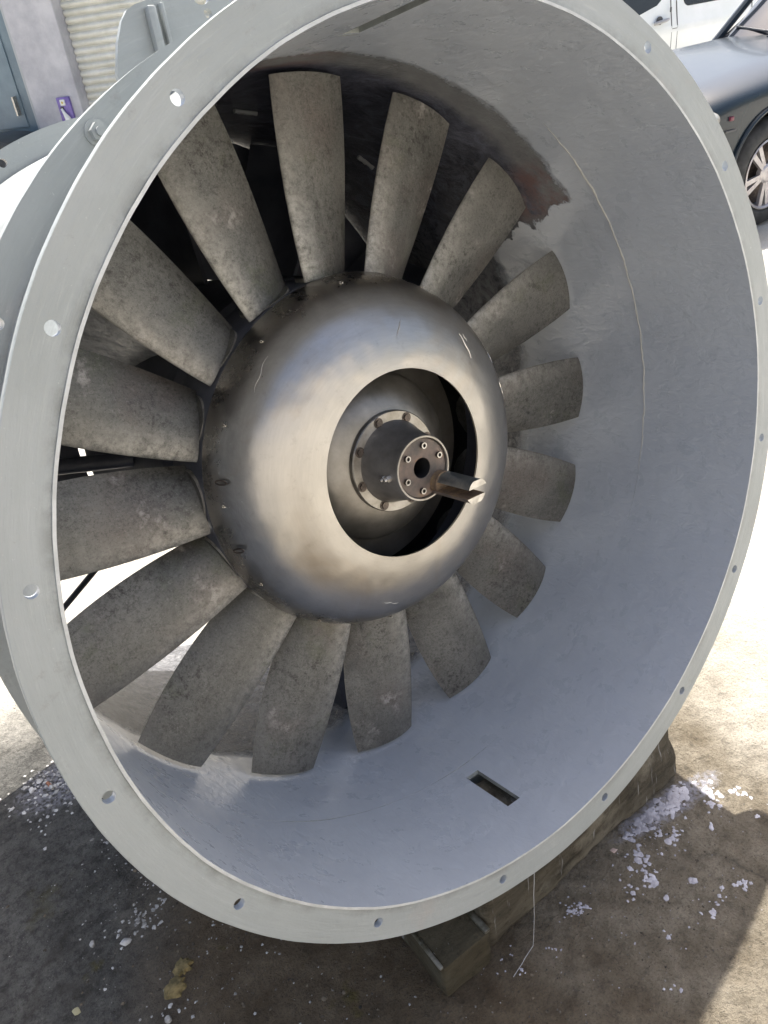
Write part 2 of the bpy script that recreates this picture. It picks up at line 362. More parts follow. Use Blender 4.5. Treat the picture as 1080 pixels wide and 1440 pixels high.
    qm = math_(d, 'MULTIPLY', maprange(d, math_(d, 'ADD', qd, math_(d, 'MULTIPLY', math_(d, 'SUBTRACT', noise(d, 40, 6, rough=.8), .5), 3)), .4, 1.2, 1, 0), .7, True)
    c = mixc(d, math_(d, 'MULTIPLY', qm, ramp(d, noise(d, 90, 4), .42, .55)), c, (.42, .42, .47))
    # cracks
    vo = d['N'].new('ShaderNodeTexVoronoi'); vo.feature = 'DISTANCE_TO_EDGE'; vo.inputs['Scale'].default_value = .45
    va = d['N'].new('ShaderNodeVectorMath'); va.operation = 'ADD'
    nn = d['N'].new('ShaderNodeTexNoise'); nn.inputs['Scale'].default_value = 3; nn.inputs['Detail'].default_value = 5
    L.new(d['v'], nn.inputs['Vector']); sc_ = d['N'].new('ShaderNodeVectorMath'); sc_.operation = 'SCALE'; sc_.inputs['Scale'].default_value = .5
    L.new(nn.outputs['Color'], sc_.inputs[0]); L.new(sc_.outputs[0], va.inputs[0]); L.new(d['v'], va.inputs[1]); L.new(va.outputs[0], vo.inputs['Vector'])
    crack = ramp(d, vo.outputs['Distance'], .0, .006, (1, 1, 1), (0, 0, 0))
    c = mixc(d, math_(d, 'MULTIPLY', crack, math_(d, 'MULTIPLY', ramp(d, noise(d, .9, 3), .56, .62), .55)), c, (.05, .045, .036))
    L.new(c, b.inputs['Base Color'])
    L.new(mixc(d, oil, maprange(d, n2, .3, .7, .95, .75), maprange(d, n2, .3, .7, .75, .5)), b.inputs['Roughness'])
    h = math_(d, 'ADD', math_(d, 'MULTIPLY', n2, 1.3), math_(d, 'MULTIPLY', n3, 1.2))
    h = math_(d, 'ADD', h, math_(d, 'MULTIPLY', noise(d, 160, 4, rough=.8), .35))
    
    bp = d['N'].new('ShaderNodeBump'); bp.inputs['Strength'].default_value = 1.0; bp.inputs['Distance'].default_value = .02
    L.new(h, bp.inputs['Height']); L.new(bp.outputs[0], b.inputs['Normal'])
    return d['m']
bm = bmesh.new()
g = 250
v = [bm.verts.new(p) for p in ((-g, -g, 0), (g, -g, 0), (g, g, 0), (-g, g, 0))]; bm.faces.new(v)
tag(fin('ground', bm, ground_mat(), smooth=False), kind='structure')

# ------------------------------------------------------------------ the fan
FM = Matrix(((0.997452, 0, 0.071342, 0), (-0.012502, 0.984527, 0.174787, 0), (-0.070238, -0.175234, 0.982018, 0.936), (0, 0, 0, 1)))
fan = empty('axial_fan', mtx=FM, label='large grey painted axial fan with sixteen dirty metal blades, tipped on a timber', cat='fan')

HOLE0 = R(-11.25)
def ring_holes(y0, y1, r, rad, phase):
    bm = bmesh.new()
    for k in range(16):
        a = phase + k*PI/8
        cyl(bm, (K*r*cos(a), K*y0, K*r*sin(a)), (K*r*cos(a), K*y1, K*r*sin(a)), rad, n=20)
    return fin('cut', bm, M_inner, fan, smooth=False)
def wobf(a, y): return .0008*sin(3*a+1)+.0005*sin(11*a+y*20)+.0003*sin(23*a)+.00012*sin(61*a+2)+.0001*sin(97*a)
# front casing: flange, shell, flange
bm = bmesh.new()
prof = [(.7665, -.0025), (.7712, -.0025), (.7718, 0), (.8335, 0), (.8345, .0015), (.8345, .0125), (.7775, .0125), (.7775, .286), (.833, .286), (.833, .299), (.7665, .299)]
revolve(bm, prof, 384, closed=True, mid=[1, 0, 0, 0, 0, 0, 0, 0, 0, 0, 2], wob=lambda a, y: wobf(a, y))
fc = fin('front_casing', bm, [M_grey, M_edge, M_inner], fan)
boolean(fc, ring_holes(-.02, .03, .80, .0086, HOLE0))
boolean(fc, ring_holes(.27, .31, .80, .0086, HOLE0))
bm = bmesh.new()
box(bm, (-.0175*K, .1225*K, -.80*K), (.0190*K, .2605*K, -.74*K)); boolean(fc, fin('cut', bm, M_grey, fan, smooth=False))
bm = bmesh.new()
box(bm, (-.0170*K, .03*K, .74*K), (.0165*K, .241*K, .80*K)); boolean(fc, fin('cut', bm, M_grey, fan, smooth=False))
# rear casing
bm = bmesh.new()
prof = [(.7665, .2993), (.833, .2993), (.833, .3145), (.7775, .3145), (.7775, 1.386), (.84, 1.386), (.84, 1.40), (.7665, 1.40), (.7665, .95)]
revolve(bm, prof, 192, closed=True, mid=[0, 0, 0, 0, 0, 0, 0, 1, 1])
rc = fin('rear_casing', bm, [M_grey, M_inner], fan)
boolean(rc, ring_holes(.29, .33, .80, .0086, HOLE0))
boolean(rc, ring_holes(1.37, 1.42, .812, .0098, HOLE0+R(11.25)))
# joint bolts of the two casings
def hexbolt(name, c, axis_y, R_, h, m, parent, washer=True, n=6, sock=False):
    bm = bmesh.new(); c = Vector(c); d = Vector((0, axis_y, 0))
    if washer: cyl(bm, c, c+d*.003, R_*1.35, n=24); c0 = c+d*.003
    else: c0 = c
    cyl(bm, c0, c0+d*h, R_, R_*.96, n=n)
    if sock: cyl(bm, c0+d*h*.5, c0+d*(h+.0012), R_*.62, R_*.62, n=n)
    else: cyl(bm, c0+d*h, c0+d*(h+.006), R_*.5, n=16)
    return fin(name, bm, m, parent, smooth=True, ang=25)
for k in (6, 9, 3, 12, 15, 0):
    a = HOLE0 + k*PI/8
    hexbolt('casing_bolt', (K*.806*cos(a), K*.286, K*.806*sin(a)), -1, .0125, .010, M_grey, fc)
# bead of old sealant in the joint
bm = bmesh.new(); pts = []
for i in range(90):
    a = R(-20 + 70*i/89); pts.append((K*.7658*cos(a), K*(.3002+.0011*sin(i*.7)+.0012*random.uniform(-1, 1)), K*.7658*sin(a)))
tube(bm, pts, [(.0019*min(1, i/12, (89-i)/14)+.0002) * random.uniform(.7, 1.2) for i in range(90)], 6)
fin('sealant_bead', bm, mat('dry_sealant', (.42, .42, .40), .8)['m'], fan)
# weld marks deep in the rear casing
M_weld = mat('pale_weld', (.30, .31, .32), .5, bump=.5, bscale=120)['m']
for a0, a1 in ((76, 80.5), (49, 53), (22, 25), (93, 99)):
    bm = bmesh.new()
    pts = [(K*.763*cos(R(a0+(a1-a0)*i/10)), K*(.925+.001*random.uniform(-1, 1)), K*.763*sin(R(a0+(a1-a0)*i/10))) for i in range(11)]
    tube(bm, pts, [.0055*random.uniform(.8, 1.1) for _ in pts], 6); fin('weld_bead', bm, M_weld, fan)

# ---- blades
PA, PB = R(91.02), R(78.57)
def blade_mesh(root_in=.352):
    bm = bmesh.new(); NS, NC = 14, 12
    def edge(t):      # t 0 root .. 1 tip
        r = .379 + t*(.757-.379)
        aA = PA + R(5.9)*(1-t); yA = .474 + t*(.503-.474)
        u = 1-t
        aB = PB + (-.035)*u - .055*t*u*2*.6; yB = .53*u + .507*t + .02*t*u*2
        return r, aA, yA, aB, yB
    top, bot = [], []
    for i in range(NS+1):
        t = i/NS; r, aA, yA, aB, yB = edge(t)
        if i == 0: pass
        A = Vector((r*cos(aA), yA, r*sin(aA))); B = Vector((r*cos(aB), yB, r*sin(aB)))
        ch = B-A; nrm = Vector((cos((aA+aB)/2), 0, sin((aA+aB)/2))).cross(ch).normalized()
        if nrm.y > 0: nrm = -nrm
        thick = .021*(1-t)+.010*t; camb = .016*(1-t)+.010*t
        T, B_ = [], []
        for j in range(NC+1):
            x = j/NC; xs = .5-.5*cos(PI*x)
            tk = thick*(1.4845*math.sqrt(max(xs, 0))-.63*xs-1.758*xs**2+1.4215*xs**3-.5075*xs**4)*1.9
            tk = max(tk, .0014)
            c = A+ch*xs; cr = math.hypot(c.x, c.z); f = r/cr; c = Vector((c.x*f, c.y, c.z*f))
            c = c + nrm*camb*4*xs*(1-xs)
            T.append(bm.verts.new((c+nrm*tk/2)*K)); B_.append(bm.verts.new((c-nrm*tk/2)*K))
        top.append(T); bot.append(B_)
    for i in range(NS):
        for j in range(NC):
            for S in (top, bot):
                f = bm.faces.new((S[i][j], S[i][j+1], S[i+1][j+1], S[i+1][j])); f.material_index = 0
        for j in (0, NC):
            f = bm.faces.new((top[i][j], bot[i][j], bot[i+1][j], top[i+1][j])); f.material_index = 1
    for i in (0, NS):
        for j in range(NC):
            f = bm.faces.new((top[i][j], top[i][j+1], bot[i][j+1], bot[i][j])); f.material_index = 1
    # round foot that sits in the hub
    am = (PA+PB)/2+R(1.5); d = Vector((cos(am), 0, sin(am)))
    c = Vector((0, .520, 0))
    nf = len(bm.faces); cyl(bm, (d*.360+c)*K, (d*.3790+c)*K, .057*K, .0565*K, n=40)
    bm.faces.ensure_lookup_table()
    for f in bm.faces[nf:nf+40]: f.material_index = 1
    cyl(bm, (d*.3775+c)*K, (d*.395+c)*K, .020*K, .010*K, n=20)
    return bm
b0 = fin('blade', blade_mesh(), [M_blade, M_bedge], fan, ang=50)
for k in range(1, 16):
    o = b0.copy(); o.rotation_euler = (R(random.uniform(-.4, .4)), k*PI/8, 0); COL.objects.link(o); o.parent = fan

# ---- hub dome
def smooth_prof(ctrl, n=40):
    out = []; m = len(ctrl)
    def P(i): return Vector(ctrl[max(0, min(m-1, i))])
    for i in range(m-1):
        for k in range(n//(m-1)):
            t = k/(n//(m-1)); p0, p1, p2, p3 = P(i-1), P(i), P(i+1), P(i+2)
            out.append(tuple(.5*((2*p1)+(-p0+p2)*t+(2*p0-5*p1+4*p2-p3)*t*t+(-p0+3*p1-3*p2+p3)*t**3)))
    out.append(tuple(ctrl[-1])); return out
bm = bmesh.new()
outer = smooth_prof([(.1935, .298), (.235, .303), (.28, .3165), (.322, .340), (.352, .372), (.371, .408), (.3805, .445)])
outer = outer + [(.3775, .4455), (.376, .442)]
inner = [(r-.004, y+.004) for r, y in outer[::-1][3:]]
inner[-1] = (.1935, .3025)
revolve(bm, outer+inner, 160, closed=True, wob=lambda a, y: .0012*sin(5*a+y*30)*max(0, (y-.36))*8)
hub = fin('hub_dome', bm, M_hub, fan, ang=40)
def hub_pt(a, r, lift=.0004):
    for (r0, y0), (r1, y1) in zip(outer, outer[1:]):
        if r0 <= r <= r1: y = y0+(y1-y0)*(r-r0)/max(r1-r0, 1e-6); break
    return (K*r*cos(a), K*y-lift, K*r*sin(a))
M_scr = mat('fresh_scratch', (.75, .73, .70), .35, .8)['m']
for a0, r0, a1, r1, th in ((78, .285, 82, .255, .0009), (46, .30, 36, .275, .0011), (44, .306, 41, .30, .0008), (14, .33, 8, .34, .0011), (24, .355, 20, .35, .0009), (28, .362, 27, .355, .0009), (140, .345, 128, .352, .0005), (250, .30, 258, .31, .0005)):
    bm = bmesh.new(); tube(bm, [hub_pt(R(a0+(a1-a0)*i/8), r0+(r1-r0)*i/8+.0012*sin(i*1.3)) for i in range(9)], [th*(.3+.7*sin(PI*(i+.5)/9)) for i in range(9)], 5)
    fin('scratch', bm, M_scr, hub)
bm = bmesh.new()
revolve(bm, [(.30, .452), (.372, .452), (.3765, .455), (.3765, .60), (.36, .62), (.10, .62)], 128)
revolve(bm, [(.3768, .4475), (.3800, .4475), (.3800, .4505), (.3768, .4505)], 128, closed=True)
drum = fin('rotor_drum', bm, M_pod, fan)
bm = bmesh.new(); revolve(bm, [(.181, .425), (.185, .440), (.258, .452), (.262, .458), (.262, .56)], 96); fin('inner_ring', bm, M_dish, fan)
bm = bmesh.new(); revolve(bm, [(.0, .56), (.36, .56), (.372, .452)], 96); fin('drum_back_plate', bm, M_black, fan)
# little rim screws and wire clips
for a in (60, 92, 125, 152, 176, 205, 232, 262):
    a = R(a); hexbolt('rim_screw', (K*.368*cos(a), K*.398, K*.368*sin(a)), -1, .0026, .003, M_boss, hub, washer=False)
for a in (168.5, 190.5):
    bm = bmesh.new(); a = R(a); pts = []
    for i in range(13):
        t = i/12; ph = 2*PI*t
        rr = .372-.012*(1-cos(ph))*.5 - .0; aa = a + .012*sin(ph)
        y = .402 - .022*(1-cos(ph))*.5
        pts.append((K*(rr+.0035)*cos(aa), K*(y-.0035), K*(rr+.0035)*sin(aa)))
    tube(bm, pts, .0017, 6); fin('wire_clip', bm, M_bolt, hub)

# ---- dish, boss flange, barrel, collar plate
bm = bmesh.new()
revolve(bm, [(.060, .352), (.112, .352), (.172, .392), (.1795, .401), (.1812, .405), (.1800, .409), (.178, .53), (.172, .56)], 96)
dish = fin('dished_plate', bm, M_dish, fan)
bm = bmesh.new()
revolve(bm, [(.078, .3385), (.1045, .3385), (.1063, .3405), (.1063, .352), (.112, .353)], 96)
bf = fin('boss_flange', bm, M_boss, fan)
for k in range(8):
    a = R(90+15+45*k)
    bm = bmesh.new(); c = Vector((K*.0935*cos(a), K*.3385, K*.0935*sin(a)))
    cyl(bm, c, c+Vector((0, -.001, 0)), .0098, n=24); cyl(bm, c+Vector((0, -.001, 0)), c+Vector((0, -.004, 0)), .0068, n=6)
    fin('flange_bolt', bm, M_bolt, bf, ang=25)
bm = bmesh.new()
revolve(bm, [(.087, .339), (.0835, .331), (.075, .300), (.0685, .270), (.0665, .254), (.0665, .246), (.0655, .2445), (.0622, .2445), (.0610, .2460), (.0600, .253)], 80, mid=[0, 0, 0, 0, 0, 1, 1, 1, 1])
barrel = fin('bearing_barrel', bm, [M_barrel, M_boss], fan)
bm = bmesh.new(); revolve(bm, [(.0600, .2505), (.0590, .2495), (.0215, .2495), (.0205, .2505), (.0205, .33), (0, .33)], 64, mid=[0, 0, 0, 1, 1])
plate = fin('collar_plate', bm, [M_rusty, M_black], fan)
for k in range(6):
    a = R(18+60*k)
    bm = bmesh.new(); c = Vector((K*.046*cos(a), K*.2495, K*.046*sin(a))); e = Vector((0, -1, 0))
    revolve_pts = 20
    A = [bm.verts.new(c+Vector((.0058*cos(2*PI*i/20), -.006, .0058*sin(2*PI*i/20)))) for i in range(20)]
    B = [bm.verts.new(c+Vector((.0058*cos(2*PI*i/20), 0, .0058*sin(2*PI*i/20)))) for i in range(20)]
    C_ = [bm.verts.new(c+Vector((.0034*cos(2*PI*i/20), -.006, .0034*sin(2*PI*i/20)))) for i in range(20)]
    D_ = [bm.verts.new(c+Vector((.0034*cos(2*PI*i/20), -.002, .0034*sin(2*PI*i/20)))) for i in range(20)]
    for i in range(20):
        j = (i+1) % 20
        bm.faces.new((A[i], A[j], B[j], B[i])); f = bm.faces.new((A[i], A[j], C_[j], C_[i])); f.material_index = 1
        bm.faces.new((C_[i], C_[j], D_[j], D_[i]))
    bm.faces.new(D_)
    fin('socket_screw', bm, [M_bolt, M_bright], plate, ang=30)
# grease nipples on the barrel side facing the camera
for a, y in ((183, .283), (181, .268)):
    a = R(a); d = Vector((cos(a), 0, sin(a))); c = Vector((0, K*y, 0)); r = K*.0695
    bm = bmesh.new(); cyl(bm, c+d*(r-.004), c+d*(r+.007), .0062, n=6); cyl(bm, c+d*(r+.007), c+d*(r+.012), .0038, .0030, n=12)
    fin('grease_nipple', bm, M_bright, barrel, ang=25)
# slotted shaft end standing out of the collar
def segment(zs, ze, sgn, rad=.0215):
    pts = []
    for i in range(11):
        z = zs+(ze-zs)*i/10; pts.append((math.sqrt(max(rad*rad-z*z, 0)), z))
    return [(x, z) for x, z in pts]+[(-x, z) for x, z in pts[::-1]]
fork = empty('slotted_shaft'); fork.parent = fan; fork.location = (.037*K, 0, -.0425*K)
M_fork = mat('oily_shaft_steel', (.2, .22, .22), .3, .85, cols=[(.4, (.24, .27, .27)), (.6, (.42, .42, .40)), (.7, (.26, .17, .10))], scale=24, bump=.2)['m']
M_rust2 = mat('bright_rust', (.2, .13, .07), .65, .35, cols=[(.35, (.12, .085, .06)), (.55, (.24, .17, .11)), (.75, (.36, .25, .12))], scale=50, bump=.4, bscale=120)['m']
for sgn, dx in ((1, .003), (-1, -.003)):
    bm = bmesh.new()
    zz = (.0075, .0198) if sgn > 0 else (-.0198, -.0075)
    P = segment(*zz, sgn)
    prism(bm, [(x+dx, z) for x, z in P], K*.137, K*.262)
    # bevelled bright end
    for f in bm.faces: f.material_index = 0
    end = min(bm.faces, key=lambda f: f.calc_center_median().y); end.material_index = 1
    flat = [f for f in bm.faces if abs(f.normal.z) > -1 and abs(f.calc_center_median().z-(.0075*sgn)) < .0004]
    for f in flat: f.material_index = 2
    fin('prong', bm, [M_fork if sgn > 0 else M_rusty, M_bright, M_rust2], fork, ang=30, bevel=0)
bm = bmesh.new(); cyl(bm, (0, K*.232, 0), (0, K*.30, 0), .0225, n=32); fin('shaft_stub', bm, M_rust2, fork)

# ---- motor pod, struts, vanes and added dark plate behind the rotor
bm = bmesh.new(); revolve(bm, [(.0, .63), (.33, .63), (.375, .66), (.38, .70), (.38, 1.22), (.34, 1.27), (0, 1.27)], 96)
pod = fin('motor_pod', bm, M_pod, fan)
def strut(a, y0, y1, m, w=.010, r0=.37, r1=.766, name='support_vane', sweep=0):
    bm = bmesh.new(); n = 8; a = R(a); rows = []
    for i in range(n+1):
        r = r0+(r1-r0)*i/n; row = []
        for j in range(7):
            y = y0+(y1-y0)*j/6; aa = a+sweep*((j/6)**2)
            c = Vector((r*cos(aa), y, r*sin(aa))); t = Vector((-sin(aa), 0, cos(aa)))*w/2
            row.append((bm.verts.new((c+t)*K), bm.verts.new((c-t)*K)))
        rows.append(row)
    for i in range(n):
        for j in range(6):
            for s in (0, 1): bm.faces.new((rows[i][j][s], rows[i][j+1][s], rows[i+1][j+1][s], rows[i+1][j][s]))
        for j in (0, 6): bm.faces.new((rows[i][j][0], rows[i][j][1], rows[i+1][j][1], rows[i+1][j][0]))
    for i in (0, n):
        for j in range(6): bm.faces.new((rows[i][j][0], rows[i][j+1][0], rows[i][j+1][1], rows[i][j][1]))
    return fin(name, bm, m, fan)
strut(131, .66, .98, M_vane, sweep=.25)
for a in (20, 57, 94): strut(a, .98, 1.22, M_pod, sweep=.15)
strut(-93, .72, .82, M_pod, w=.03)
for a0, y0, a1, y1, r in ((172, .85, 171, .95, .017), (-156, 1.05, -146, 1.24, .0075)):
    bm = bmesh.new()
    p0 = Vector((.375*cos(R(a0)), y0, .375*sin(R(a0)))); p1 = Vector((.766*cos(R(a1)), y1, .766*sin(R(a1))))
    cyl(bm, p0*K, p1*K, r*K*1.1, n=16); fin('stay_rod', bm, M_pod, fan)
bm = bmesh.new()
pts = [(.765*K*cos(R(a)), .765*K*sin(R(a))) for a in range(-8, 189, 4)]
pts += [(.385*K*cos(R(a)), .385*K*sin(R(a))) for a in range(196, -17, -4)]
prism(bm, pts, 1.262*K, 1.272*K); fin('added_dark_plate', bm, M_pod, fan, smooth=False)  # added blocker, keeps the gaps behind the upper blades dark
bm = bmesh.new(); box(bm, (-.06*K, .02*K, .787*K), (.06*K, .25*K, .793*K)); box(bm, (-.05*K, .022*K, .765*K), (-.042*K, .25*K, .787*K)); box(bm, (.042*K, .022*K, .765*K), (.05*K, .25*K, .787*K)); box(bm, (-.05*K, .252*K, .765*K), (.05*K, .258*K, .792*K))
fin('slot_cover', bm, M_grey, fan, smooth=False)
# bracket on top of the rear casing
bm = bmesh.new()
pts = [(-.300, .716), (-.308, .778), (-.292, .826), (-.276, .857), (-.262, .873), (-.245, .881), (-.2, .892), (-.06, .90), (-.02, .87), (-.02, .775), (-.09, .771), (-.2, .751)]
prism(bm, [(x*K, z*K) for x, z in pts], .50*K, .512*K)
br = fin('lifting_bracket', bm, M_grey, fan, smooth=False)
for x, z, r in ((-.113, .862, .007), (-.12, .893, .016)):
    bm = bmesh.new(); cyl(bm, (x*K, .48*K, z*K), (x*K, .53*K, z*K), r, n=20); boolean(br, fin('cut', bm, M_grey, fan, smooth=False))
bm = bmesh.new()
box(bm, (-.232*K, .482*K, .765*K), (-.216*K, .5*K, .875*K)); box(bm, (-.206*K, .486*K, .76*K), (-.198*K, .5*K, .88*K))
fin('bracket_rib', bm, M_grey, br, bevel=.003)

# ------------------------------------------------------------------ timber and block under the fan
def timber_mat(name, c0, c1, c2, seed=0):
    d = mat(name, c1, rough=.9, spec=.2, rand=True)
    L, b = d['L'], d['b']
    mp = d['N'].new('ShaderNodeMapping'); mp.inputs['Scale'].default_value = (.35, 1.6, 1.6); L.new(d['v'], mp.inputs['Vector'])
    c = mixc(d, ramp(d, noise(d, 14, 7, mp.outputs[0], rough=.7), .35, .65), c0, c1)
    c = mixc(d, math_(d, 'MULTIPLY', ramp(d, noise(d, 7, 6), .5, .62), .8), c, c2)
    c = mixc(d, math_(d, 'MULTIPLY', ramp(d, noise(d, 45, 6, rough=.8), .55, .68), .75), c, (.03, .024, .016))
    mp3 = d['N'].new('ShaderNodeMapping'); mp3.inputs['Scale'].default_value = (3, 1, .25); L.new(d['v'], mp3.inputs['Vector'])
    c = mixc(d, math_(d, 'MULTIPLY', ramp(d, noise(d, 20, 4, mp3.outputs[0]), .63, .68), .6), c, (.38, .38, .38))
    L.new(c, b.inputs['Base Color'])
    bp = d['N'].new('ShaderNodeBump'); bp.inputs['Strength'].default_value = .9; bp.inputs['Distance'].default_value = .010
    L.new(noise(d, 28, 8, rough=.75), bp.inputs['Height']); L.new(bp.outputs[0], b.inputs['Normal'])
    return d['m']
def rough_block(name, lo, hi, m, nx, ny, nz, amp, seed, rnd=.02, taper=None):
    from mathutils import noise as mn
    bm = bmesh.new(); box(bm, lo, hi)
    bmesh.ops.subdivide_edges(bm, edges=bm.edges[:], cuts=1)
    for ax, n in ((0, nx), (1, ny), (2, nz)):
        for i in range(1, n):
            co = Vector((0, 0, 0)); co[ax] = lo[ax]+(hi[ax]-lo[ax])*i/n; no = Vector((0, 0, 0)); no[ax] = 1
            bmesh.ops.bisect_plane(bm, geom=bm.verts[:]+bm.edges[:]+bm.faces[:], plane_co=co, plane_no=no)
    C = (Vector(lo)+Vector(hi))/2; H = (Vector(hi)-Vector(lo))/2
    for v in bm.verts:
        p = v.co-C; q = Vector(p)
        # round corners
        inn = Vector((max(-H[i]+rnd, min(H[i]-rnd, p[i])) for i in range(3))); dd = p-inn
        if dd.length > rnd: q = inn+dd.normalized()*rnd
        nv = Vector((mn.noise((q+C)*6+Vector((seed, 0, 0))), mn.noise((q+C)*6+Vector((0, seed+9, 0))), mn.noise((q+C)*6+Vector((0, 0, seed+5)))))
        nv += .4*Vector((mn.noise((q+C)*25), mn.noise((q+C)*25+Vector((7, 7, 7))), mn.noise((q+C)*25+Vector((3, 9, 1)))))
        q2 = C+q+nv*amp
        if taper:
            t = max(0, (q2.x-(hi[0]-.30))/.30); q2.z *= 1-.20*t*t; q2.y += .03*t*t*(q2.z/hi[2]); q2.x -= .045*max(0, q2.z/hi[2]-.35)*t + .02*mn.noise(q2*14+Vector((5, 5, 5)))*t
        v.co = q2
        if v.co.z < 0.001: v.co.z = .001
    return fin(name, bm, m, ang=60)
o = rough_block('timber_beam', (-.215, -.092, 0), (.415, .10, .196), timber_mat('old_dirty_timber', (.042, .036, .026), (.125, .11, .082), (.21, .19, .15)), 60, 16, 16, .013, 3, .022, taper=True)
tag(o, 'long mossy timber beam with a broken end, lying under the front of the grey fan', 'beam')
blk = empty('support_block', (-.279, -.104, 0), 'short dark block with a metal lip, at the left end of the timber beam', 'block')
blk.rotation_euler.z = R(-4)
M_blk = timber_mat('oil_dark_block', (.048, .04, .025), (.095, .082, .055), (.10, .095, .07))
o = rough_block('block_body', (-.057, 0, 0), (.057, .24, .104), M_blk, 12, 18, 9, .005, 11, .008)
o.parent = blk
bm = bmesh.new(); box(bm, (.047, .002, .101), (.060, .235, .111)); box(bm, (-.061, .002, .1), (-.052, .235, .107))
o = fin('metal_lip', bm, mat('worn_lip_steel', (.2, .19, .15), .4, .6, cols=[(.4, (.08, .075, .05)), (.6, (.30, .29, .25))], scale=30)['m'], blk, bevel=.003)

# ------------------------------------------------------------------ paint spills and chips on the ground
M_spill = mat('pale_paint_spill', (.50, .50, .56), .45, cols=[(.35, (.27, .265, .30)), (.65, (.47, .465, .52))], scale=30, bump=.8, bscale=70, bdist=.004)['m']
M_chip = mat('pale_paint_chip', (.5, .5, .48), .6, cols=[(.38, (.20, .195, .18)), (.62, (.52, .52, .51))], scale=40, rand=True)['m']
def blob(bm, x, y, r, h=.002, n=11, z=.0, irr=.35):
    ph = random.uniform(0, 6.28); ring = []; top = []
    e = random.uniform(.55, 1); ca, sa = cos(ph), sin(ph)
    for i in range(n):
        a = 2*PI*i/n; q = r*(1+random.uniform(-irr, irr)); u, v_ = q*cos(a), q*e*sin(a)
        ring.append(bm.verts.new((x+u*ca-v_*sa, y+u*sa+v_*ca, z+.0004)))
        top.append(bm.verts.new((x+(u*ca-v_*sa)*.75, y+(u*sa+v_*ca)*.75, z+h)))
    for i in range(n): bm.faces.new((ring[i], ring[(i+1) % n], top[(i+1) % n], top[i]))
    bm.faces.new(top)
def scatter(name, spots, m, label, cat='paint'):
    bm = bmesh.new()
    for cx, cy, sx, sy, n, r0, r1, rt in spots:
        for _ in range(n):
            u, v_ = random.gauss(0, sx), random.gauss(0, sy); c, s = cos(R(rt)), sin(R(rt))
            x, y = cx+u*c-v_*s, cy+u*s+v_*c
            if -.23 < x < .43 and -.1 < y < .12: continue
            q = r0+(r1-r0)*random.random()**3
            blob(bm, x, y, q, h=.0007+q*.05)
    return tag(fin(name, bm, m, smooth=True, ang=60), label, cat, kind='stuff')
scatter('paint_splatter', [(.345, -.128, .022, .008, 90, .003, .010, 8), (.25, -.112, .03, .007, 80, .003, .010, 5), (.30, -.118, .05, .008, 70, .003, .009, 5),
    (.41, -.172, .022, .010, 36, .003, .008, 40), (.46, -.214, .008, .014, 9, .003, .007, 0), (.243, -.163, .010, .016, 16, .003, .008, 0), (.262, -.178, .014, .006, 9, .003, .006, 0), (.173, -.160, .010, .014, 14, .004, .011, 0),
    (.137, -.20, .016, .016, 20, .004, .011, 0), (.09, -.197, .012, .012, 9, .003, .007, 0), (-.025, -.146, .014, .012, 30, .002, .006, 0), (.265, -.34, .012, .010, 9, .004, .008, 0),
    (.20, -.325, .04, .012, 14, .002, .006, 0), (.197, -.268, .004, .004, 2, .006, .009, 0), (.128, -.25, .003, .003, 2, .006, .009, 0), (.168, -.337, .008, .008, 5, .004, .008, 0),
    (.06, -.298, .008, .006, 6, .002, .005, 0), (-.121, -.17, .010, .008, 7, .002, .004, 0), (-.009, -.364, .006, .006, 4, .003, .005, 0), (-.2, -.13, .02, .02, 10, .002, .004, 0), (.331, -.217, .004, .004, 2, .005, .008, 0), (.427, -.277, .004, .004, 2, .005, .007, 0), (.15, -.25, .16, .07, 60, .001, .003, 0), (.22, -.17, .06, .03, 60, .001, .004, 0)],
    M_spill, 'pale lilac paint splashes on the brown concrete beside the timber beam')
scatter('paint_chips', [(-.70, 1.0, .05, .035, 130, .003, .009, 0), (-.75, 1.03, .09, .03, 40, .002, .006, 0), (-.73, .91, .03, .03, 26, .003, .007, 0), (-.80, .90, .02, .04, 16, .003, .006, 0), (-.70, .69, .02, .05, 10, .002, .005, 0),
    (-.69, .60, .02, .03, 10, .002, .005, 0), (-.65, .54, .015, .015, 14, .002, .006, 0), (-.705, .47, .035, .025, 60, .002, .006, 0), (-.60, .33, .03, .03, 10, .002, .004, 0), (-.54, .22, .02, .02, 6, .002, .005, 0),
    (-.67, .22, .05, .05, 24, .001, .004, 0), (-.75, .26, .03, .02, 16, .002, .005, 0), (-.70, .34, .04, .04, 14, .001, .004, 0), (-.78, .45, .04, .05, 14, .001, .004, 0), (-.5, .05, .1, .05, 30, .001, .003, 0), (-.8, .6, .1, .12, 50, .001, .003, 0), (-.35, -.1, .12, .05, 20, .001, .003, 0)],
    M_chip, 'small white paint chips scattered over the dark oily ground left of the fan')
# fine grit
scatter('loose_grit', [(-.5, .3, .35, .45, 900, .0008, .0028, 0), (.1, -.25, .35, .12, 500, .0008, .0025, 0)], mat('grit_stone', (.13, .12, .10), .9, cols=[(.4, (.05, .045, .04)), (.6, (.22, .2, .17))], scale=40)['m'],
    'fine dark grit scattered over the ground about the fan', 'grit')
scatter('dirt_crumbs', [(-.62, .35, .16, .22, 260, .0012, .005, 0), (-.1, -.22, .3, .09, 220, .001, .004, 0), (.28, -.13, .09, .02, 60, .0015, .005, 0)],
    mat('brown_crumb', (.1, .08, .06), .95, cols=[(.4, (.035, .03, .024)), (.6, (.17, .14, .10))], scale=50)['m'], 'dark brown crumbs of dirt and rust scattered on the shaded ground', 'dirt')
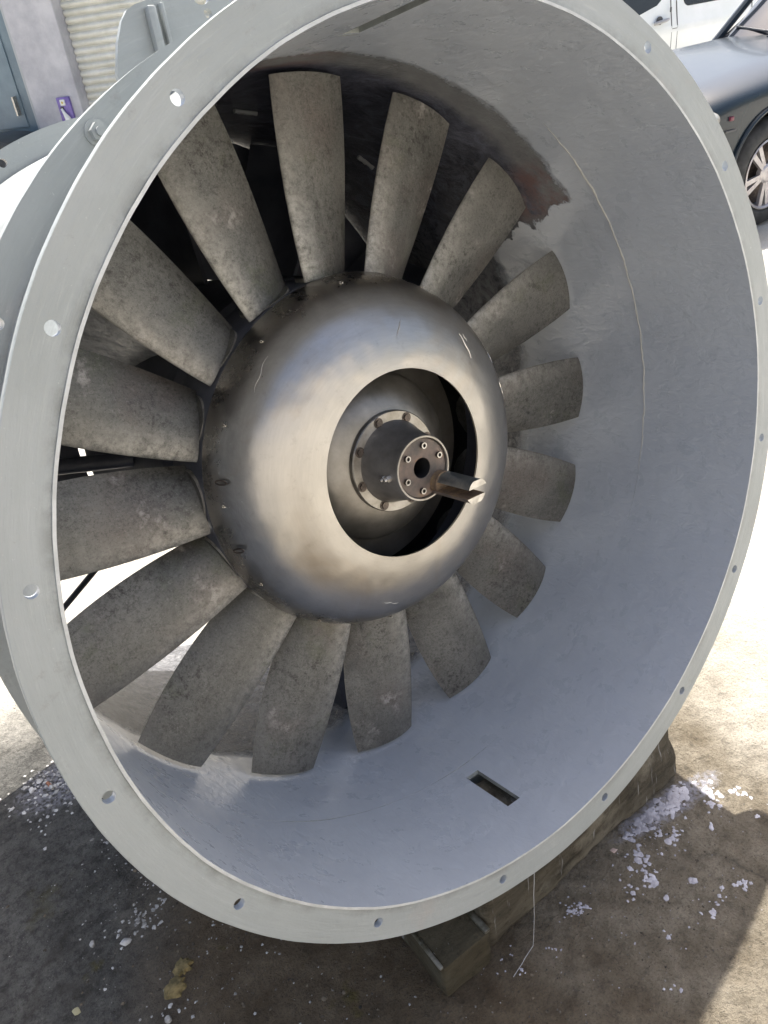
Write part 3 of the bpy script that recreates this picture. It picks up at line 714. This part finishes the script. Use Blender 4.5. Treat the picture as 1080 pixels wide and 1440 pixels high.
# single pieces
def single(name, x, y, r, m, label, cat, n=8, h=.004, irr=.4, group=None):
    bm = bmesh.new(); blob(bm, 0, 0, r, h=h, n=n, irr=irr); o = fin(name, bm, m, ang=60); o.location = (x, y, 0); return tag(o, label, cat, group)
M_moss = mat('yellow_green_moss', (.2, .18, .04), .95, cols=[(.4, (.10, .08, .035)), (.65, (.26, .20, .09))], scale=60, bump=1, bscale=90)['m']

single('paint_flake', -.76, .448, .013, M_chip, 'largest white paint flake on the dark ground left of the fan', 'paint flake', group='single paint flakes on the dark ground')
single('paint_flake', -.815, .494, .010, M_chip, 'curled white paint flake alone on the black ground at far left', 'paint flake', group='single paint flakes on the dark ground')
single('moss_clump', -.690, .312, .020, M_moss, 'yellow green moss clump on brown ground, nearer the fan flange', 'moss', n=22, h=.008, irr=.28, group='moss clumps before the fan')
single('moss_clump', -.722, .285, .022, M_moss, 'yellow green moss clump in front, farther from the fan flange', 'moss', n=22, h=.006, irr=.3, group='moss clumps before the fan')
single('leaf', -.894, .38, .009, mat('dry_leaf', (.33, .31, .19), .8)['m'], 'small pale yellowish dry leaf on dark ground at bottom left', 'leaf', h=.0015)
single('white_pebble', -.76, .238, .008, M_chip, 'white round pebble at the bottom edge on dark ground', 'pebble', h=.006, irr=.12)
single('paper_scrap', .141, -.112, .013, mat('pink_paper', (.5, .38, .33), .8)['m'], 'pinkish paper scrap against the foot of the timber beam', 'scrap', n=4, h=.0015)
but = empty('cigarette_butt', (-.735, .985, .006), 'cigarette butt with brown filter lying on dark ground', 'cigarette butt'); but.rotation_euler = (R(90), 0, R(8))
for nm, a, b_, m in (('filter', 0, .017, mat('filter_paper', (.30, .13, .07), .7)['m']), ('paper_tube', .0175, .03, M_chip)):
    bm = bmesh.new(); cyl(bm, (0, 0, a-.015), (0, 0, b_-.015), .0045, n=12); fin(nm, bm, m, but)
# strings of paint hanging from the flange to the ground
M_drip = mat('paint_string', (.5, .5, .5), .5)['m']
for x, y, z0, x1, y1, nm_ in ((-.118, -.128, .205, -.212, -.155, 'thin strand of dried paint trailing from the flange onto the concrete'),):
    bm = bmesh.new(); pts = []
    for i in range(13):
        t = i/12
        if t < .55: q = t/.55; pts.append((x-.02*q+random.uniform(-.001, .001), y-.01*q, z0*(1-q)+.002))
        else: q = (t-.55)/.45; pts.append((x-.02+(x1-x+.02)*q+random.uniform(-.002, .002), y-.01+(y1-y+.01)*q, .002))
    tube(bm, pts, .0006, 5); tag(fin('paint_strand', bm, M_drip), nm_, 'paint strand')

# ------------------------------------------------------------------ workshop wall at the left
WM = Matrix(((.574, .819, 0, 2.582), (-.819, .574, 0, 8.305), (0, 0, 1, 0), (0, 0, 0, 1)))
wall = empty('workshop_wall', mtx=WM, label='workshop wall with rough grey pillar beside a white roller shutter and blue grey door', cat='building')
M_conc = mat('pillar_render', (.3, .3, .3), .85, cols=[(.35, (.34, .34, .37)), (.65, (.50, .50, .52))], scale=3, detail=9, bump=.6, bscale=18, bdist=.01)['m']
M_shut = mat('shutter_enamel', (.62, .62, .56), .45, cols=[(.35, (.50, .50, .44)), (.65, (.66, .66, .61))], scale=4, bump=.1)['m']
M_blue = mat('blue_grey_door_paint', (.10, .15, .19), .35, cols=[(.4, (.12, .17, .21)), (.6, (.16, .22, .26))], scale=3)['m']
M_rubber = mat('black_plastic', (.02, .022, .024), .35, cols=[(.4, (.015, .016, .018)), (.7, (.04, .043, .045))], scale=10)['m']
bm = bmesh.new(); box(bm, (-.665, 0, 0), (-.093, .35, 4.2)); fin('pillar', bm, M_conc, wall, smooth=False, bevel=.012)
bm = bmesh.new(); box(bm, (-3.5, .30, 2.5), (-.665, .36, 4.2)); box(bm, (-3.5, .05, 0), (-1.9, .36, 2.5)); fin('wall_panel', bm, M_conc, wall, smooth=False)
bm = bmesh.new(); box(bm, (-.093, .02, 2.75), (3.0, .35, 4.2)); box(bm, (2.2, .02, 0), (3.0, .35, 2.75)); fin('wall_panel', bm, M_conc, wall, smooth=False)
bm = bmesh.new(); box(bm, (-3.5, .36, 0), (3.0, .42, 4.2)); fin('back_wall', bm, M_conc, wall, smooth=False)
# shutter slats
slat = None; sh = tag(fin('roller_shutter', (lambda b: (box(b, (-.09, .16, .0), (2.2, .17, 2.75)), b)[1])(bmesh.new()), M_shut, wall, smooth=False))
for i in range(41):
    z = .02+i*.0665
    if slat is None:
        bm = bmesh.new(); n = 8; prof = [(.155-.026*sin(PI*k/n)**.8, .0595*k/n) for k in range(n+1)]+[(.152, .0600), (.152, .0655)]
        A = [bm.verts.new((-.088, y, zz)) for y, zz in prof]; B = [bm.verts.new((2.19, y, zz)) for y, zz in prof]
        for k in range(len(prof)-1): bm.faces.new((A[k], A[k+1], B[k+1], B[k]))
        slat = fin('slat', bm, M_shut, sh, ang=50); slat.location = (0, 0, z)
    else:
        o = slat.copy(); COL.objects.link(o); o.parent = sh; o.location = (random.uniform(-.002, .002), 0, z)
# door leaf
bm = bmesh.new(); box(bm, (-1.9, .10, .02), (-.70, .16, 2.5)); box(bm, (-1.78, .085, .9), (-.86, .10, 2.3)); door = fin('door', bm, M_blue, wall, smooth=False, bevel=.006)
bm = bmesh.new(); box(bm, (-.70, .02, 0), (-.667, .16, 2.5)); fin('door_frame', bm, mat('frame_paint', (.35, .37, .38), .5)['m'], wall, smooth=False)
bm = bmesh.new(); box(bm, (-.92, .03, 1.02), (-.90, .085, 1.2)); fin('handle', bm, M_bright, door, smooth=False)
# purple socket box
sbx = empty('socket_box', WM @ Vector((-.268, -.012, 1.03)), 'purple electric socket box with a white plug on the grey pillar', 'socket box'); sbx.rotation_euler.z = math.atan2(-.819, .574)
M_pur = mat('purple_paint', (.16, .10, .36), .5, cols=[(.4, (.13, .09, .30)), (.6, (.22, .16, .42))], scale=12)['m']; M_wh = mat('white_plastic', (.7, .7, .66), .4)['m']
bm = bmesh.new(); box(bm, (-.075, -.02, -.13), (.075, .010, .115)); fin('back_board', bm, M_pur, sbx, bevel=.004)
bm = bmesh.new(); box(bm, (-.03, -.035, .04), (.025, -.02, .095)); fin('socket', bm, M_wh, sbx, bevel=.004)
bm = bmesh.new(); cyl(bm, (-.002, -.038, .068), (-.002, -.034, .068), .012, n=16); fin('socket_hole', bm, mat('yellow_cap', (.5, .4, .1), .5)['m'], sbx)
bm = bmesh.new(); tube(bm, [(-.03, -.03, .01), (.0, -.05, -.03), (.02, -.05, -.07), (.03, -.05, -.12)], [.012, .016, .028, .036], 12); fin('plug', bm, M_wh, sbx)
bm = bmesh.new(); box(bm, (-.045, -.028, -.015), (-.01, -.0205, .03)); fin('switch', bm, M_rubber, sbx)
# dark domed bin by the door
bn = empty('dark_bin', WM @ Vector((-1.02, -.35, 0)), 'black bin with a shiny domed lid standing before the blue grey door', 'bin'); bn.rotation_euler.z = math.atan2(-.819, .574)
bm = bmesh.new(); box(bm, (-.40, -.26, .03), (.40, .26, .78)); fin('bin_body', bm, M_rubber, bn, bevel=.03)
bm = bmesh.new(); prism(bm, [(.44*cos(PI*k/16), .80+.10*sin(PI*k/16)) for k in range(17)]+[(-.44, .77), (.44, .77)], -.29, .29); fin('bin_lid', bm, M_rubber, bn, bevel=.015)

# ------------------------------------------------------------------ vehicles
M_white = mat('white_van_paint', (.80, .81, .80), .25, coat=.6, spec=.5, cols=[(.4, (.76, .78, .76)), (.6, (.82, .83, .82))], scale=2)['m']
M_glass = mat('dark_glass', (.02, .024, .032), .06, spec=.7)['m']
M_grey2 = mat('grey_sill_plastic', (.11, .11, .13), .5)['m']
M_navy = mat('dark_car_paint', (.012, .020, .028), .25, coat=.2, spec=.35)['m']
M_tyre = mat('tyre_rubber', (.030, .031, .033), .75, cols=[(.4, (.022, .023, .024)), (.7, (.055, .055, .055))], scale=14, bump=.3, bscale=80)['m']
M_rim = mat('silver_rim', (.5, .48, .48), .35, .5, cols=[(.35, (.33, .31, .32)), (.65, (.52, .50, .50))], scale=12)['m']
M_gap = mat('panel_gap', (.10, .10, .10), .8)['m']
VA = math.atan2(-.13, 1)
def section_loft(bm, st, inset=0):
    """stations: (x, y0, y1, z0, zs, zt, crown) -> closed loft, side y0 faces viewer"""
    prev = None
    for x, y0, y1, z0, zs, zt in st:
        c, h = (y0+y1)/2, (y1-y0)/2; pts = []
        pts.append((y0+.06, z0)); pts.append((y0+.01, z0+.05)); pts.append((y0, z0+(zs-z0)*.35)); pts.append((y0, z0+(zs-z0)*.7))
        for k in range(7):
            a = PI/2*k/6; pts.append((c-h+.002+(h*.45)*(1-cos(a))**1.0, zs-.06+(zt-zs+.06)*sin(a)**.9))
        L_ = pts; Rr = [(2*c-y, z) for y, z in pts[::-1]]
        ring = [bm.verts.new((x, y, z)) for y, z in L_+Rr]
        if prev:
            n = len(ring)
            for k in range(n): bm.faces.new((prev[k], prev[(k+1) % n], ring[(k+1) % n], ring[k]))
        else: bm.faces.new(ring[::-1])
        prev = ring
    bm.faces.new(prev)
def wheel(parent, loc, r, rim_r, spokes=5, side=-1):
    wh = empty('wheel', loc); wh.parent = parent
    Kx = globals()['K']
    bm = bmesh.new(); n = 48
    prof = [(rim_r, .02), (rim_r+.02, -.0), (r-.06, -.005), (r-.02, .015), (r, .05), (r, .17), (r-.03, .21), (rim_r, .21)]
    revolve(bm, [(a/Kx, b_/Kx) for a, b_ in prof], n); fin('tyre', bm, M_tyre, wh)
    rb = bmesh.new(); revolve(rb, [(a/Kx, b_/Kx) for a, b_ in [(rim_r+.003, .004), (rim_r-.006, .0), (rim_r-.014, .008), (rim_r-.018, .03), (rim_r-.03, .19)]], n)
    for k in range(spokes):
        for dk in (-.17, .17):
            a = 2*PI*k/spokes+dk+.3; mt = Matrix.Rotation(a, 4, 'Y')
            prism(rb, [(.04, -.013), (rim_r-.012, -.017), (rim_r-.012, .017), (.04, .013)], .018, .04, mt)
    revolve(rb, [(0, .008), (.045/Kx, .010/Kx), (.06/Kx, .02/Kx), (.062/Kx, .05/Kx)], 32)
    fin('rim', rb, M_rim, wh, ang=30)
    bm = bmesh.new(); revolve(bm, [(0, .09/Kx), ((rim_r-.01)/Kx, .09/Kx)], 32); fin('brake_disc', bm, M_bolt, wh)
    return wh
# van
van = empty('parked_van', (9.83, 6.02, 0), 'white parked van seen from its side with dark sill, behind the dark car', 'van'); van.rotation_euler.z = VA
bm = bmesh.new()
side = [(-2.55, .45), (-2.5, .95), (-2.2, 1.10), (-1.55, 1.85), (-1.2, 1.95), (2.4, 1.98), (2.55, 1.8), (2.6, .45)]
secs = []
vb = bmesh.new()
def van_side_y(z): return .0 if z < .84 else .0+(z-.84)*.10
A = []
for y, ins in ((0, 0), (1.75, 0)):
    pass
zl = [.542, .83, .86, 1.02, 1.5, 1.85, 1.95]
yl = [.012, .0, .010, .035, .085, .14, .28]
def xf(z): return -2.55+max(0, z-.9)*.55+max(0, z-1.08)*.35
def xr(z): return 2.6-max(0, z-1)*.08
L0 = [[vb.verts.new((x, y, z)) for x in (xf(z), xr(z))] for z, y in zip(zl, yl)]
L1 = [[vb.verts.new((x, 1.75-y, z)) for x in (xf(z), xr(z))] for z, y in zip(zl, yl)]
for i in range(len(zl)-1):
    vb.faces.new((L0[i][0], L0[i][1], L0[i+1][1], L0[i+1][0])); vb.faces.new((L1[i][1], L1[i][0], L1[i+1][0], L1[i+1][1]))
    for e in (0, 1): vb.faces.new((L0[i][e], L1[i][e], L1[i+1][e], L0[i+1][e]))
vb.faces.new((L0[-1][0], L0[-1][1], L1[-1][1], L1[-1][0])); vb.faces.new((L0[0][0], L0[0][1], L1[0][1], L1[0][0]))
vbody = fin('van_body', vb, M_white, van, ang=30, bevel=.012)
cb = bmesh.new()
for x in (-1.75, 1.75): cyl(cb, (x, -.3, .33), (x, .45, .33), .42, n=32)
boolean(vbody, fin('cut', cb, M_grey2, van))
bm = bmesh.new(); box(bm, (-1.32, -.006, .445), (1.32, .30, .55)); fin('sill', bm, M_grey2, van, bevel=.008)
bm = bmesh.new(); box(bm, (-2.5, .05, .25), (2.5, 1.7, .45)); fin('chassis', bm, M_rubber, van)
def panel(name, pts, y_of, m, parent, off, th=.01):
    bm = bmesh.new(); A = [bm.verts.new((x, y_of(z)-off, z)) for x, z in pts]; B = [bm.verts.new((x, y_of(z)+th, z)) for x, z in pts]
    n = len(pts)
    for i in range(n): bm.faces.new((A[i], A[(i+1) % n], B[(i+1) % n], B[i]))
    bm.faces.new(A[::-1]); bm.faces.new(B)
    return fin(name, bm, m, parent, smooth=False)
def vy(z):
    for i in range(len(zl)-1):
        if z <= zl[i+1]: return yl[i]+(yl[i+1]-yl[i])*(z-zl[i])/(zl[i+1]-zl[i])
    return yl[-1]
def rounded(x0, z0, x1, z1, r, n=5):
    out = []
    for cx, cz, a0 in ((x1-r, z0+r, -90), (x1-r, z1-r, 0), (x0+r, z1-r, 90), (x0+r, z0+r, 180)):
        for i in range(n+1): a = R(a0+90*i/n); out.append((cx+r*cos(a), cz+r*sin(a)))
    return out
panel('side_window', rounded(-.45, 1.03, .62, 1.62, .09), vy, M_glass, van, .004)
panel('side_window', rounded(.84, 1.03, 2.3, 1.62, .09), vy, M_glass, van, .004)
panel('door_window', [(-1.42, 1.02), (-1.27, 1.005), (-.90, 1.09), (-.82, 1.14), (-.80, 1.60), (-1.35, 1.60), (-1.75, 1.05)], vy, M_glass, van, .004)
for x0, x1 in ((-.672, -.664), (-.575, -.567), (.774, .782)):
    panel('panel_gap', [(x0, .56), (x1, .56), (x1, .84), (x0, .84)], vy, M_gap, van, .003)
    panel('panel_gap', [(x0, .845), (x1, .845), (x1, 1.85), (x0, 1.85)], vy, M_gap, van, .004)
panel('panel_gap', [(-.664, .815), (-.575, .815), (-.575, .822), (-.664, .822)], vy, M_gap, van, .003)
bm = bmesh.new(); tube(bm, [(-.98, -.005, .905), (-.95, -.03, .91), (-.80, -.035, .925), (-.74, -.005, .93)], [.018, .020, .020, .016], 8); fin('handle', bm, mat('handle_plastic', (.33, .33, .34), .4)['m'], van)
bm = bmesh.new(); cyl(bm, (-.88, .012, .93), (-.88, -.004, .93), .045, n=20); fin('handle_cup', bm, M_gap, van)
bm = bmesh.new(); box(bm, (-.72, -.012, 1.0), (-.70, .0, 1.05)); fin('hinge', bm, M_gap, van)
for x in (-1.75, 1.75):
    wheel(van, (x, .02, .33), .33, .20)
    ow = wheel(van, (x, 1.73, .33), .33, .20); ow.rotation_euler.z = PI
# dark car
car = empty('parked_car', (4.58, 2.13, 0), 'glossy dark car with silver split spoke wheel, parked in front of the white van', 'car'); car.rotation_euler.z = VA
cbm = bmesh.new()
st = [(-.92, .30, 1.42, .30, .55, .60), (-.90, .16, 1.56, .22, .62, .70), (-.80, .06, 1.66, .20, .72, .80), (-.62, .02, 1.70, .20, .80, .88), (-.35, .0, 1.72, .20, .86, .91), (0, 0, 1.72, .20, .88, .95), (.35, 0, 1.72, .20, .90, .98),
      (.7, 0, 1.72, .20, .91, .99), (1.6, 0, 1.72, .20, .92, 1.0), (2.6, 0, 1.72, .20, .93, 1.0), (3.2, .02, 1.70, .22, .94, 1.02), (3.5, .10, 1.62, .28, .92, 1.0), (3.6, .25, 1.47, .35, .8, .85)]
section_loft(cbm, st)
cbody = fin('car_body', cbm, M_navy, car, ang=40)
md = cbody.modifiers.new('s', 'SUBSURF'); md.levels = 2; md.render_levels = 2
cb = bmesh.new()
for x in (0, 2.62): cyl(cb, (x, -.3, .34), (x, .32, .34), .385, n=48); cyl(cb, (x, 1.45, .34), (x, 2.1, .34), .385, n=48)
boolean(cbody, fin('cut', cb, M_rubber, car))
bm = bmesh.new()
for s in range(1):
    pts = [(.40*cos(R(a)), .34+.40*sin(R(a))) for a in range(-10, 191, 8)]
    tube(bm, [(x, -.004, z) for x, z in pts], .014, 8)
fin('arch_trim', bm, M_navy, car)
cg = bmesh.new()
section_loft(cg, [(1.2, .22, 1.50, .94, .97, .99), (1.65, .24, 1.48, .95, 1.24, 1.32), (1.9, .25, 1.47, .95, 1.36, 1.43), (2.3, .25, 1.47, .98, 1.36, 1.44), (3.1, .24, 1.48, .98, 1.04, 1.06)])
fin('cabin_glass', cg, M_glass, car, ang=40)
bm = bmesh.new(); section_loft(bm, [(1.68, .28, 1.44, 1.26, 1.32, 1.38), (1.95, .27, 1.45, 1.36, 1.43, 1.485), (2.3, .28, 1.44, 1.35, 1.41, 1.46)]); fin('roof', bm, M_navy, car)
for y in (.20, 1.50):
    bm = bmesh.new(); tube(bm, [(1.17, y, .96), (1.72, y+(.06 if y < 1 else -.06), 1.40)], .03, 8); fin('windscreen_pillar', bm, M_navy, car)
for y0, y1 in ((.35, .85), (.95, 1.4)):
    bm = bmesh.new(); tube(bm, [(1.08, y0, .995), (1.19, y0+.02, 1.01), (1.3, y1, 1.05)], .009, 6); fin('wiper', bm, M_rubber, car)
bm = bmesh.new(); box(bm, (-.47, -.006, .655), (-.385, .05, .665)); fin('bumper_seam', bm, M_gap, car)
bm = bmesh.new(); bmesh.ops.create_uvsphere(bm, u_segments=20, v_segments=12, radius=1)
for v_ in bm.verts: v_.co = Vector((-.60+v_.co.x*.14, .09+v_.co.y*.10, .735+v_.co.z*.065))
fin('headlight', bm, mat('headlight_lens', (.30, .30, .28), .12, spec=.8)['m'], car)
bm = bmesh.new(); box(bm, (-.44, -.006, .715), (-.41, .03, .74)); fin('side_marker', bm, mat('red_marker', (.12, .02, .04), .3)['m'], car, bevel=.004)
for x in (0, 2.62):
    wheel(car, (x, .015, .33), .33, .215)
    ow = wheel(car, (x, 1.705, .33), .33, .215); ow.rotation_euler.z = PI

# ------------------------------------------------------------------ unseen wall added behind the camera for warm bounce and reflections
M_bw = mat('cream_bounce_wall', (.46, .445, .42), .9, cols=[(.35, (.40, .39, .37)), (.65, (.50, .485, .46))], scale=1.2, bump=.3, bscale=12, bdist=.01)['m']
bw = empty('bounce_wall', (-3, -6.5, 0), 'unseen tall cream wall added behind the camera to bounce warm light', 'wall'); bw.rotation_euler.z = R(-22)
bm = bmesh.new(); box(bm, (-9, -.25, 0), (9, 0, 5.6)); fin('wall_face', bm, M_bw, bw, smooth=False)
bm = bmesh.new(); box(bm, (-9.05, -.32, 5.6), (9.05, .07, 5.72)); fin('coping', bm, M_conc, bw, smooth=False)
